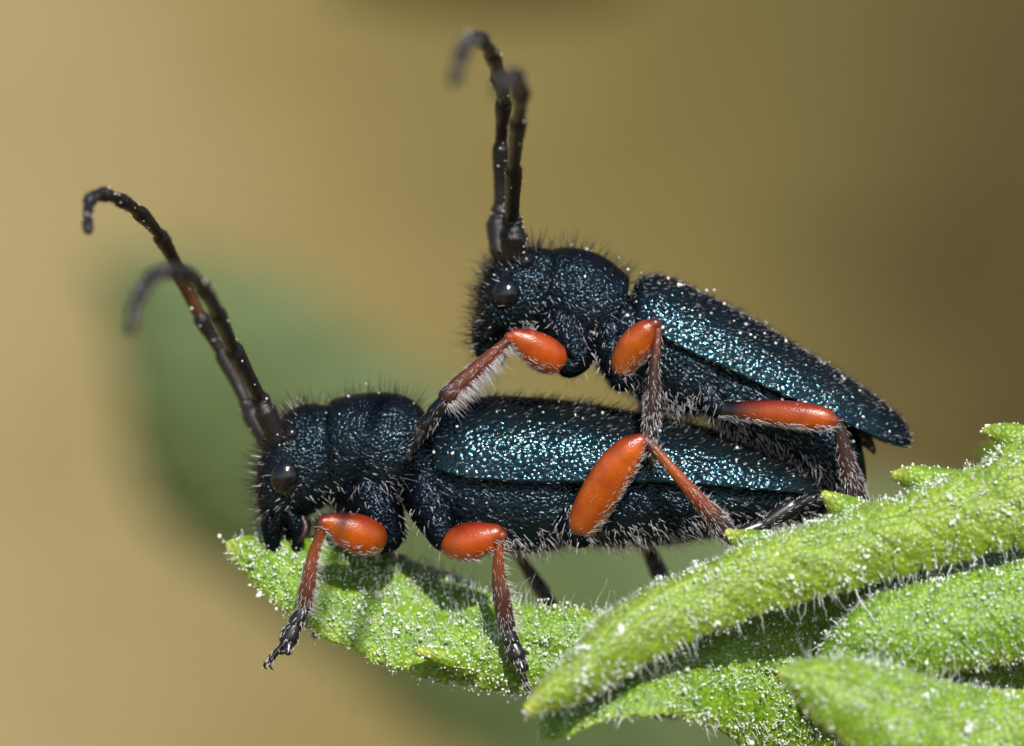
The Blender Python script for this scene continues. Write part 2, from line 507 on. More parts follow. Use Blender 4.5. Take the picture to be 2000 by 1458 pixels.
# ---------------------------------------------------------------- leaves
def leaf_mesh(rows, bulge, thick, n=20, ns=96, rough=.03, vein=.05, tipcol=.0, e=2.6, seed=0, edgecol=.25, basecol=0.0):
    """rows: top edge px, py, depth, bottom edge px, py, depth.  bulge towards the viewer's side."""
    s = crom(rows, n)
    T = np.array([P(a, b, c) for a, b, c in s[:, :3]]); B = np.array([P(a, b, c) for a, b, c in s[:, 3:6]])
    mid = (T + B) / 2; h = (T - B) / 2
    ax = unit(np.gradient(mid, axis=0))
    nrm = unit(np.cross(h, ax)); nrm *= np.where(nrm[:, 1] > 0, -1, 1)[:, None]
    half = np.linalg.norm(h, axis=1)
    th = np.linspace(0, 2 * np.pi, ns, endpoint=False)
    c, sn = spow(np.cos(th), 2 / e), spow(np.sin(th), 2 / e)
    k = np.minimum(1, half / (half.max() * .6))
    arch = bulge * (1 - np.cos(th) ** 2)                        # both faces share the arch
    off = arch[None, :] * k[:, None] + (thick * k)[:, None] * sn[None, :]
    cs = np.cos(th)[None, :]; arc = np.concatenate([[0], np.cumsum(np.linalg.norm(np.diff(mid, axis=0), axis=1))])[:, None]
    vn = np.abs(((arc * 1.15 - np.abs(cs) * 1.1) % 1.0) - .5) * 2                      # side veins run out to the edge
    off = off - vein * k[:, None] * (np.exp(-(cs / .07) ** 2) * 1.8 + np.clip(1 - vn / .35, 0, 1) ** 1.5 * (1 - cs ** 8)) * np.sign(sn)[None, :]
    cren = 1 + (.035 * np.sin(arc * 9 + np.sin(arc * 3.7) * 2) + .02 * np.sin(arc * 23)) * np.abs(cs) ** 6
    ring = mid[:, None] + (c[None, :] * cren)[..., None] * h[:, None] + off[..., None] * nrm[:, None]
    rg = np.random.default_rng(seed)
    w = rg.normal(size=(14, 3)) * np.linspace(.8, 4.5, 14)[:, None]; ph = rg.random(14) * 6.28
    am = 1 / np.linspace(1, 3.5, 14)
    f = (np.sin(ring @ w.T + ph) * am).sum(-1) / 3
    ring = ring + (f * rough)[..., None] * nrm[:, None] * np.array([1, 1, 1])
    v, q, t = rings_mesh(ring)
    me = mesh_np('leaf', v, q, t)
    u = np.repeat(np.linspace(0, 1, len(s)), ns)
    edge = np.tile(np.abs(np.cos(th)) ** 10, len(s)) * edgecol
    tipf = np.clip(1 - u / .10, 0, 1) * tipcol
    m = np.concatenate([np.maximum(np.maximum(edge, tipf), basecol), [tipcol, 0]])
    add_col(me, np.repeat(m[:, None], 3, 1))
    return me

def leaf_dress(me, leaf, ng, nh, big=0.0, hang=None, crink=None, gsize=(.008, .025), parent_mat=True):
    """gland droplets on stalks, short down, long crinkled hairs"""
    ng = int(ng * 2.2)
    p, nn = scatter(me, ng)
    keep = rng.random(len(p)) < (.35 + .65 * (np.sin(p[:, 0] * 2.1 + p[:, 2] * 3.7) * np.sin(p[:, 2] * 2.9 - p[:, 0] * 1.3) > -.15))
    p, nn = p[keep], nn[keep]
    d = unit(nn + rng.normal(size=p.shape) * .25)
    r = rng.uniform(*gsize, len(p)) * np.where(rng.random(len(p)) < .07, 1.9, 1)
    L = np.where(rng.random(len(p)) < .35, rng.uniform(.08, .16, len(p)), rng.uniform(.0, .05, len(p)))
    if big:
        q, qn = scatter(me, int(big * 6))
        k = (qn @ np.array(SUN_DIR) > .55); q, qn = q[k][:big], qn[k][:big]
        cl = []
        for a, b in zip(q, qn):
            m = rng.integers(4, 14)
            tv = rng.normal(size=(m, 3)) * rng.uniform(.04, .15); tv -= b * (tv @ b)[:, None]
            cl.append(np.hstack([a + tv + b * .012, rng.uniform(.012, .040, (m, 1))]))
        cl = np.vstack(cl)
        v, t = beads(cl[:, :3], cl[:, 3])
        obj('gland_droplets', mesh_np('glands', v, None, t), M['gland'], leaf, 'stuff')
    stalk = hairs(p[L > .05], d[L > .05], L[L > .05], .014, curl=.05, segs=2, taper=.3)
    bd = beads(p + d * (L + r * .4)[:, None], r)
    v, t = jt(stalk, bd)
    obj('gland_droplets', mesh_np('glands', v, None, t), M['gland'], leaf, 'stuff')
    nh = int(nh * .38)
    p, nn = scatter(me, nh)
    d = unit(nn + rng.normal(size=p.shape) * .35)
    parts = [hairs(p, d, rng.uniform(.06, .15, nh), .0055, curl=.3)]
    if crink is not None:
        for cond, n, lo, hi, dr in crink:
            p, nn = scatter(me, n)
            k = cond(p, nn); p, nn = p[k], nn[k]
            d = unit(nn * .6 + np.array(dr) + rng.normal(size=p.shape) * .18)
            parts.append(hairs(p, d, rng.uniform(lo, hi, len(p)), rng.uniform(.006, .013, len(p)), curl=.15, segs=8, crinkle=.09))
    v, t = jt(*parts)
    obj('leaf_hair', mesh_np('hair', v, None, t), M['leafhair'], leaf, 'stuff')

def tooth(leaf, rows):
    me = tube_mesh('tooth', tpx(rows), 5, 14, ramp=[(0, (0, 0, 0)), (.55, (.1, .1, .1)), (.85, (.75,) * 3), (1, (1, 1, 1))])
    o = obj('tooth', me, M['leaf'], leaf)
    p, nn = scatter(me, 90)
    v, t = beads(p + nn * .01, rng.uniform(.014, .032, len(p)))
    obj('gland_droplets', mesh_np('glands', v, None, t), M['gland'], leaf, 'stuff')
    return me

plant = thing('plant', (13.5, 0, GZ), 'fresh green plant with hairy toothed leaves carrying the two beetles', 'plant')
stem_pts = [(13.5, 0, GZ - 3, 1.2), (13.0, .2, -90, 1.1), (12.6, .2, -50, 1.0), (12.2, .4, -20, .95), (12.0, .2, -8, .9), (12.2, .0, -2, .75), (12.8, .4, 6, .5)]
stem_me = tube_mesh('stem', np.array(stem_pts), 8, 20, ramp=[(0, (0, 0, 0)), (1, (.1,) * 3)])
obj('stem', stem_me, M['leaf'], plant)

# leaf under the front legs
LA = [(440, 1060, .0, 444, 1086, -.2), (480, 1048, .2, 475, 1118, -.5), (545, 1043, .5, 535, 1176, -.8), (640, 1052, .8, 640, 1250, -1.1),
      (760, 1080, 1.0, 745, 1298, -1.2), (880, 1125, .7, 860, 1330, -1.1), (1000, 1172, -.2, 965, 1348, -.9), (1150, 1190, -.5, 1100, 1385, -.6),
      (1350, 1210, -.3, 1300, 1400, -.2), (1650, 1220, .2, 1650, 1420, .3), (2150, 1200, .6, 2150, 1380, -.6)]
a_me = leaf_mesh(LA, .35, .16, tipcol=.9, seed=3)
leafA = obj('leaf', a_me, M['leaf'], plant); leafA['label'] = 'leaf held by the front and middle legs of the lower beetle'
leaf_dress(a_me, leafA, 5600, 5000, big=14, crink=[(lambda p, n: (n[:, 2] > .25) & (p[:, 0] > -2.6) & (p[:, 0] < 3), 1500, .25, .75, (0, -.15, .7))])
tooth(leafA, [(915, 1305, -1.25, 20), (880, 1290, -1.45, 19), (846, 1279, -1.55, 15), (818, 1273, -1.6, 9)])

# bright toothed leaf in front of the beetle's tail
LB = [(1020, 1382, -4.6, 1030, 1402, -4.7), (1060, 1328, -4.3, 1072, 1394, -4.6), (1120, 1265, -3.9, 1145, 1368, -4.4), (1190, 1192, -3.4, 1240, 1312, -4.1),
      (1290, 1140, -2.9, 1350, 1255, -3.8), (1405, 1098, -2.6, 1460, 1210, -3.5), (1470, 1062, -2.5, 1520, 1192, -3.4), (1560, 1038, -2.4, 1600, 1172, -3.3), (1625, 1020, -2.35, 1660, 1156, -3.3),
      (1680, 994, -2.3, 1715, 1138, -3.2), (1750, 978, -2.3, 1785, 1120, -3.2), (1815, 938, -2.25, 1850, 1104, -3.1), (1915, 902, -2.2, 1940, 1082, -3.1), (1985, 850, -2.2, 2020, 1062, -3.0), (2150, 800, -1.8, 2180, 1010, -2.6)]
b_me = leaf_mesh(LB, .45, .24, tipcol=1.0, seed=5, e=2.2, basecol=.2, edgecol=.4, rough=.07)
leafB = obj('leaf', b_me, M['leaf'], plant); leafB['label'] = 'bright toothed leaf in front of the tail of the lower beetle'
leaf_dress(b_me, leafB, 1300, 10000, big=40, crink=[(lambda p, n: (n[:, 2] < -.35) & (p[:, 0] > 1.6), 1100, .25, .7, (.0, -.2, -.8))])
for rows in ([(1500, 1082, -2.6, 40), (1468, 1066, -2.6, 33), (1440, 1052, -2.6, 20), (1423, 1042, -2.6, 9)],
             [(1700, 1030, -2.45, 46), (1660, 1004, -2.4, 36), (1630, 982, -2.4, 22), (1612, 968, -2.4, 10)],
             [(1860, 962, -2.35, 46), (1810, 944, -2.3, 34), (1772, 932, -2.3, 23), (1750, 929, -2.3, 11)],
             [(2030, 885, -2.3, 46), (1985, 860, -2.3, 33), (1948, 846, -2.25, 20), (1926, 844, -2.2, 10)]):
    tooth(leafB, rows)

# shaded leaf below it
LC = [(1048, 1420, -3.5, 1054, 1446, -3.6), (1080, 1382, -3.2, 1100, 1442, -3.8), (1150, 1330, -2.7, 1185, 1408, -3.9), (1260, 1260, -2.2, 1300, 1398, -3.7),
      (1400, 1190, -1.8, 1410, 1430, -2.7), (1560, 1150, -1.5, 1540, 1520, -1.4), (1750, 1110, -1.4, 1720, 1600, -1.2), (2100, 1060, -1.4, 2100, 1600, -1.2)]
c_me = leaf_mesh(LC, .35, .18, tipcol=.6, seed=8)
leafC = obj('leaf', c_me, M['leaf'], plant); leafC['label'] = 'shaded leaf hanging below the bright toothed leaf'
leaf_dress(c_me, leafC, 4200, 4500, crink=[(lambda p, n: (n[:, 1] < -.2), 700, .2, .6, (0, -.5, -.6))])

# the two folded leaves at the right
LE = [(1590, 1290, -2.86, 1590, 1310, -2.92), (1625, 1235, -2.65, 1640, 1325, -3.13), (1700, 1170, -2.38, 1740, 1320, -3.33), (1800, 1125, -2.24, 1850, 1320, -3.33),
      (1900, 1095, -2.18, 1950, 1300, -3.13), (2020, 1055, -2.04, 2060, 1290, -2.72), (2180, 1020, -1.77, 2200, 1260, -2.31)]
e_me = leaf_mesh(LE, .5, .18, tipcol=.5, seed=11, edgecol=.4, rough=.09)
leafE = obj('leaf', e_me, M['leaf'], plant); leafE['label'] = 'curved leaf rising behind the pointed leaf'
leaf_dress(e_me, leafE, 1100, 5200, big=16, crink=[(lambda p, n: (n[:, 1] < -.1), 500, .2, .5, (0, -.4, -.5))])
LD = [(1517, 1308, -4.75, 1520, 1325, -4.82), (1560, 1290, -4.61, 1548, 1362, -4.9), (1640, 1285, -4.32, 1600, 1418, -4.97), (1740, 1300, -4.03, 1680, 1475, -4.97),
      (1860, 1330, -3.74, 1800, 1540, -4.75), (2000, 1350, -3.46, 1950, 1600, -4.32), (2200, 1330, -2.88, 2200, 1560, -3.6)]
d_me = leaf_mesh(LD, .4, .18, tipcol=.8, seed=13, basecol=.1, edgecol=.4, rough=.08)
leafD = obj('leaf', d_me, M['leaf'], plant); leafD['label'] = 'pointed leaf with pale blunt tip spreading below the curved leaf'
leaf_dress(d_me, leafD, 1000, 5600, big=14, crink=[(lambda p, n: (n[:, 2] > .1), 500, .2, .45, (0, -.3, .3))])

# small leaf standing behind the toothed one
LG = [(1904, 884, 7.0, 1904, 892, 7.0), (1925, 870, 7.0, 1922, 905, 6.8), (1970, 858, 6.5, 1965, 925, 6.2), (2060, 850, 5, 2060, 950, 4.6), (2190, 850, 2.5, 2190, 960, 2.2)]
g_me = leaf_mesh(LG, .2, .12, seed=17)
leafG = obj('leaf', g_me, M['leaf'], plant); leafG['label'] = 'small leaf tip behind the bright toothed leaf'

# broad leaf far behind, out of focus
yl = 150.0
LF = [(172, 515, yl + 0, 172, 540, yl + 0), (260, 500, yl + 3, 222, 650, yl + 1.25), (400, 505, yl + 3, 240, 800, yl + 3), (560, 545, yl + 3, 262, 930, yl + 4.5), (700, 640, yl + 3, 330, 1045, yl + 5.5),
      (830, 725, yl + 3, 480, 1150, yl + 6), (1050, 815, yl + 3, 660, 1280, yl + 6), (1400, 905, yl + 3, 900, 1470, yl + 5.5), (1800, 965, yl + 3, 1400, 1650, yl + 4), (2300, 1060, yl + 0, 2300, 1500, yl + 2)]
f_me = leaf_mesh(LF, 2.0, .35, seed=21, edgecol=0, rough=.4, vein=0)
back = thing('background_plant', (48, yl, GZ), 'blurred plant with one broad green leaf behind the beetles', 'plant')
lf = obj('leaf', f_me, M['leaf_far'], back)
rib = tube_mesh('midrib', np.array([(*P(200, 530, yl + .5), .3), (*P(420, 700, yl + 2), .6), (*P(800, 960, yl + 3), 1.0), (*P(1400, 1180, yl + 3), 1.4), (*P(2300, 1200, yl + 4), 1.8)]), 8, 10, ramp=[(0, (0, 0, 0)), (1, (0, 0, 0))])
obj('midrib', rib, M['leaf_far'], lf)
sx = P(2300, 1200, yl + 4)
st_me = tube_mesh('stem', np.array([(sx[0], sx[1], sx[2] + 4, 1.6), (sx[0] + 2, yl + 3, -40, 2.2), (sx[0] + 3, yl, -90, 2.4), (48, yl, float(ground_z(48, yl)) - 3, 2.6)]), 8, 12, ramp=[(0, (0, 0, 0)), (1, (0, 0, 0))])
obj('stem', st_me, M['leaf_far'], back)

# ---------------------------------------------------------------- beetles
OR = (.43, .084, .007); OD = (.17, .022, .006); BK = (.010, .008, .009); BR = (.11, .022, .010); BD = (.035, .013, .011)

def elytron(sec, side, n=8, nt=34, e=2.0, th=.06):
    s = crom(sec, n)
    t = np.linspace(0, 1, nt) * np.pi / 2
    out = []
    for r in s:
        T = np.array(P(r[0], r[1])); Mg = np.array(P(r[2], r[3])); w = max(r[4], .05)
        h = T - Mg
        y = w * np.sin(t) ** (2 / e); zc = np.cos(t) ** (2 / e)
        flare = .035 * np.exp(-((t / (np.pi / 2) - 1) / .05) ** 2)
        o_ = Mg + zc[:, None] * h; o_[:, 1] = y + flare + .012
        k = 1 - th / max(w, .3)
        i_ = Mg + zc[:, None] * h * (1 - th / max(np.linalg.norm(h), .3)); i_[:, 1] = np.maximum(y * k, .012)
        ring = np.vstack([o_, i_[::-1]])
        ring[:, 1] *= side
        out.append(ring)
    return mesh_np('elytron', *rings_mesh(np.array(out)))

def fix_normals(me):
    import bmesh
    bm = bmesh.new(); bm.from_mesh(me); bmesh.ops.recalc_face_normals(bm, faces=bm.faces); bm.to_mesh(me); bm.free()
    return me

def mirror(a):
    a = np.array(a, float); a[:, 1] *= -1; return a

def flip_me(me):
    return fix_normals(me)

def tarsus_mesh(pts, flip, ln=1.0):
    """pts px rows along the foot: start, joint1, joint2, lobe end, claw end (px, py, depth)"""
    p = np.array([P(*r) for r in pts])
    if flip: p[:, 1] *= -1
    parts = []
    w = [(.09, .165), (.11, .19)]
    for k in range(2):
        a, b = p[k], p[k + 1]
        parts.append(tube(np.array([(*a, w[k][0]), (*((a + b) / 2), (w[k][0] + w[k][1]) / 2 + .01), (*(b * 1.02 - a * .02), w[k][1])]), 4, 12, .8)[0])
    a, b, c = p[2], p[3], p[4]
    ax = unit(b - a); side = unit(np.cross(ax, np.array([0, 0, 1.0]) + .01)); side2 = np.cross(ax, side)
    for sg in (-1, 1):
        parts.append(tube(np.array([(*a, .08), (*((a + b) / 2 + side * .07 * sg), .105), (*(b + side * .13 * sg), .085)]), 4, 10, .8)[0])
    m = a + (c - a) * .45
    parts.append(tube(np.array([(*(a + (c - a) * .2), .045), (*m, .055), (*c, .075)]), 4, 10)[0])
    cd = unit(c - m)
    dn = np.array([.35, 0, -.6])
    for sg in (-1, 1):
        parts.append(tube(np.array([(*c, .04), (*(c + cd * .09 + side * .08 * sg), .034), (*(c + cd * .13 + side * .12 * sg + dn * .10), .022), (*(c + cd * .10 + side * .12 * sg + dn * .2), .006)]), 3, 7)[0])
    return mesh_np('tarsus', *join(parts))

def sweep_hair(me, n, axis, L, r, lean=.9, lift=.45, cond=None, curl=.22, segs=3):
    p, nn = scatter(me, n)
    if cond is not None:
        k = cond(p, nn); p, nn = p[k], nn[k]
    d = nn * lift + np.asarray(axis) * lean + rng.normal(size=p.shape) * .12
    return hairs(p, d, rng.uniform(L[0], L[1], len(p)), r, curl=curl, segs=segs)

def make_leg(root, spec, far=False):
    """spec: coxa, femur, tibia rows (px, py, depth, radius px), tarsus rows; colours"""
    f = -1 if far else 1
    def tp(rows):
        a = tpx(rows)
        if far: a[:, 1] *= -1
        return a
    cx = tube_mesh('leg', tp(spec['coxa']), 5, 20)
    fix_normals(cx)
    leg = obj('leg', cx, M['coxa'], root)
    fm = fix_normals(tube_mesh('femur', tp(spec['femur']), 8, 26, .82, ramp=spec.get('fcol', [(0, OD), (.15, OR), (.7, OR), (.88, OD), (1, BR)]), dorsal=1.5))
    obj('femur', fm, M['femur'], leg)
    tb = fix_normals(tube_mesh('tibia', tp(spec['tibia']), 8, 18, .8, ramp=spec.get('tcol', [(0, BR), (.15, BR), (.6, (.19, .05, .02)), (.85, BD), (1, BK)])))
    obj('tibia', tb, M['tibia'], leg)
    if spec.get('tarsus'):
        ts = fix_normals(tarsus_mesh(spec['tarsus'], far))
        obj('tarsus', ts, M['mouth'], leg)
    A = tp(spec['tibia'])[:, :3]; ax = unit(A[-1] - A[0])
    F = tp(spec['femur'])[:, :3]; fx = unit(F[-1] - F[0])
    hh = [sweep_hair(tb, int(spec.get('nt', 900) * .42), ax, (.08, .17), .0044,
                     cond=lambda p, n: rng.random(len(p)) < .12 + .88 * np.clip(((p - A[0]) @ ax) / np.linalg.norm(A[-1] - A[0]) * 1.6 - .6, 0, 1)),
          sweep_hair(fm, spec.get('nf', 500), fx, (.07, .17), .0055, lift=.35,
                     cond=lambda p, n: (n @ np.array(spec.get('under', (0, 0, -1.0))) > .45) | (rng.random(len(p)) < .02))]
    if spec.get('fringe'):
        lo, hi, dr, nfr = spec['fringe']
        hh.append(sweep_hair(tb, nfr, np.array(dr), (lo, hi), .0048, lean=.9, lift=.5, cond=lambda p, n: (n @ unit(np.array(dr))) > .55))
    if spec.get('tarsus'):
        q = np.array([P(*r) for r in spec['tarsus']]); q[:, 1] *= f
        tx = unit(q[3] - q[0])
        hh.append(sweep_hair(ts, 190, tx, (.06, .13), .0065, lift=.5))
    hh.append(sweep_hair(cx, 190, (.1, 0, -.8), (.08, .26), .006, lift=.6, cond=lambda p, n: n[:, 2] < .5))
    v, t = jt(*hh)
    obj('leg_hair', mesh_np('hair', v, None, t), M['hair_pale'], leg, 'stuff')
    return leg

def make_antenna(root, joints, bend_cols, far=False):
    """joints px rows (px, py, depth, radius px); first span is the scape, then one segment for each span"""
    pts = tpx([(a, b, y * (1.35 if y < -1.5 else 1), r * 1.2) for a, b, y, r in joints])
    cur = None
    for k in range(len(pts) - 1):
        a, b = pts[k], pts[k + 1]
        d = (b - a)[:3]
        # bow along the smooth curve through the joints
        pm = pts[max(k - 1, 0)]; pn = pts[min(k + 2, len(pts) - 1)]
        m = (a[:3] + b[:3]) / 2 + ((a[:3] + b[:3]) - (pm[:3] + pn[:3])) / 16
        ra, rb = a[3], b[3]
        rows = np.array([(*a[:3], ra * .62), (*(a[:3] * .8 + m * .2), ra * .80), (*m, (ra + rb) / 2 * .95), (*(b[:3] * .85 + m * .15), rb * 1.18), (*b[:3], rb * 1.0)])
        c = bend_cols[min(k, len(bend_cols) - 1)]
        me = fix_normals(tube_mesh('antenna', rows, 5, 14, ramp=[(0, c[0]), (.6, c[0]), (.85, c[1]), (1, c[1])]))
        if cur is None:
            cur = obj('antenna', me, M['antenna'], root)
        else:
            obj('antenna_segment', me, M['antenna'], cur)
        hh = sweep_hair(me, 170 if k else 240, unit(d), (.05, .12), .006, lift=.4)
        ALLH.append(hh)
        q_, n_ = scatter(me, 7); DUST.append(beads(q_ + n_ * .01, rng.uniform(.008, .022, 7)))
    v, t = jt(*DUST); DUST.clear()
    obj('pollen_dust', mesh_np('pollen', v, None, t), M['pollen'], cur, 'stuff')
    v, t = jt(*ALLH); ALLH.clear()
    obj('antenna_hair', mesh_np('hair', v, None, t), M['hair_dark'], cur, 'stuff')
ALLH = []; DUST = []

def ball(c, r, rot=0.0, n=16):
    th = np.linspace(0, np.pi, n)[1:-1]; ph = np.linspace(0, 2 * np.pi, 2 * n, endpoint=False)
    T_, P_ = np.meshgrid(th, ph, indexing='ij')
    d = np.stack([np.sin(T_) * np.cos(P_), np.sin(T_) * np.sin(P_), np.cos(T_)], -1) * np.array(r)
    ca, sa = math.cos(rot), math.sin(rot)
    d = np.stack([d[..., 0] * ca - d[..., 2] * sa, d[..., 1], d[..., 0] * sa + d[..., 2] * ca], -1)
    return rings_mesh(np.array(c) + d)

def beetle(root, S):
    parts = [loft(x, 6, 56, e) for x, e in S['solids']]
    for rows, fl in S['tubes']:
        a = tpx(rows)
        parts.append(tube(a, 5, 24, fl)[0])
        if abs(a[0, 1]) > .01:
            parts.append(tube(mirror(a), 5, 24, fl)[0])
    # abdomen rings: each plate widens to its rear rim, then steps in
    s = crom(S['abdomen'], 24)
    x = np.arange(len(s)) / (len(s) - 1) * S['rings']
    saw = 1 + .045 * (x % 1.0) ** .7 - .02
    cx, cy = (s[:, 0] + s[:, 2]) / 2, (s[:, 1] + s[:, 3]) / 2
    s[:, 2] = cx + (s[:, 2] - cx) * saw; s[:, 3] = cy + (s[:, 3] - cy) * saw; s[:, 4] *= saw
    parts.append(loft(s, 1, 56, 2.2))
    body_me = remesh(parts, .036, 3, .5)
    body = obj('body', body_me, M['body'], root)
    for sd in (-1, 1):
        em = fix_normals(elytron(S['elytra'], sd))
        obj('elytron', em, M['elytra'], root)
        if sd == -1: near_el = em
    el2 = em
    for sd in (-1, 1):
        ex, ey, ew, rx, rz, ro = S['eye']
        eye = mesh_np('eye', *ball((P(ex, ey)[0], sd * ew, P(ex, ey)[2]), (rx, .26, rz), ro))
        u_ = S['eye2']
        eye2 = mesh_np('eye', *ball((P(*u_[:2])[0], sd * u_[2], P(*u_[:2])[2]), (.15, .16, .17), ro))
        obj('upper_eye', fix_normals(eye2), M['eye'], root)
        obj('eye', fix_normals(eye), M['eye'], root)
    for rows in S['mandible']:
        for far in (False, True):
            a = tpx(rows)
            if far: a[:, 1] *= -1
            obj('mandible', fix_normals(tube_mesh('mandible', a, 6, 14)), M['coxa'], root)
    for rows in S['palp']:
        for far in (False, True):
            a = tpx(rows)
            if far: a[:, 1] *= -1
            obj('palp', fix_normals(tube_mesh('palp', a, 5, 10, ramp=[(0, BK), (.5, BD), (1, BK)])), M['tibia'], root)
    for joints, cols in S['antennae']:
        make_antenna(root, joints, cols)
    for sp in S['legs']:
        make_leg(root, sp, sp.get('far', False))
    # hair coat
    back = np.array(S['back']); up = np.array(S['up'])
    dark, pale = [], []
    p, nn = scatter(body_me, 16000)
    xl = p @ back
    hx = S['head_x']; px_ = S['pron_x']
    top = nn @ up
    isl = xl < px_
    # face and head: dense dark bristles pointing forward
    face = (xl < hx) & ((nn @ back) < .15) & (rng.random(len(p)) < .55)
    d = nn + up * .15 + rng.normal(size=p.shape) * .25
    dark.append(hairs(p[face], d[face], rng.uniform(.16, .50, face.sum()), .0065, curl=.18))
    # upright dark hairs of the pronotum and head top
    tp_ = isl & (top > .25) & (rng.random(len(p)) < .24)
    d = nn * .9 + back * .12 + rng.normal(size=p.shape) * .15
    dark.append(hairs(p[tp_], d[tp_], rng.uniform(.16, .56, tp_.sum()), .0062, curl=.15))
    pf = face & (rng.random(len(p)) < .13)
    pale.append(hairs(p[pf], (nn - back * .4)[pf], rng.uniform(.1, .26, pf.sum()), .009, curl=.12))
    side = (top < .35) & (rng.random(len(p)) < .14) & ~face
    d = nn * .35 + back * .8 - up * .35 + rng.normal(size=p.shape) * .15
    pale.append(hairs(p[side], d[side], rng.uniform(.05, .13, side.sum()), .0045, curl=.12))
    p2, n2 = scatter(body_me, 15000)
    bel = ((n2 @ up) < -.45) & ((p2 @ back) > hx) & (rng.random(len(p2)) < .5)
    d = n2 * .8 + back * .35 + rng.normal(size=p2.shape) * .2
    pale.append(hairs(p2[bel], d[bel], rng.uniform(.12, .36, bel.sum()), .006, curl=.16))
    for em in (near_el, el2):
        p, nn = scatter(em, 4200)
        k = ((nn @ up) > .30) & (np.abs(p[:, 1]) > .02)
        p, nn = p[k], nn[k]
        d = nn * .62 + back * .55 + rng.normal(size=p.shape) * .12
        m = rng.random(len(p)) < .72
        dark.append(hairs(p[m], d[m], rng.uniform(.12, .34, m.sum()) * S['dorsal'], .0062, curl=.12))
        pale.append(hairs(p[~m], (nn * .45 + back * .8)[~m], rng.uniform(.05, .11, (~m).sum()), .004, curl=.1))
        p, nn = scatter(em, 1100)
        k = ((nn @ up) < .35); p, nn = p[k], nn[k]
        pale.append(hairs(p, nn * .2 + back * .9 + rng.normal(size=p.shape) * .08, rng.uniform(.05, .10, len(p)), .004, curl=.1))
    v, t = jt(*dark); obj('dark_hair', mesh_np('hair', v, None, t), M['hair_dark'], root, 'stuff')
    v, t = jt(*pale); obj('pale_hair', mesh_np('hair', v, None, t), M['hair_pale'], root, 'stuff')
    # pollen dust caught in the hair
    parts = []
    for me, n in ((near_el, 60), (body_me, 90), (el2, 14)):
        p, nn = scatter(me, n * 5)
        k = (nn @ up) > .15; p, nn = p[k][:n], nn[k][:n]
        parts.append(beads(p + nn * rng.uniform(0, .18, (len(p), 1)) * (rng.random((len(p), 1)) < .3), rng.uniform(.012, .034, len(p))))
    v, t = jt(*parts); obj('pollen_dust', mesh_np('pollen', v, None, t), M['pollen'], root, 'stuff')

AK = ((.014, .012, .013), (.007, .006, .007)); AO = ((.09, .03, .012), (.02, .015, .015)); AG = ((.028, .024, .028), (.010, .009, .011))

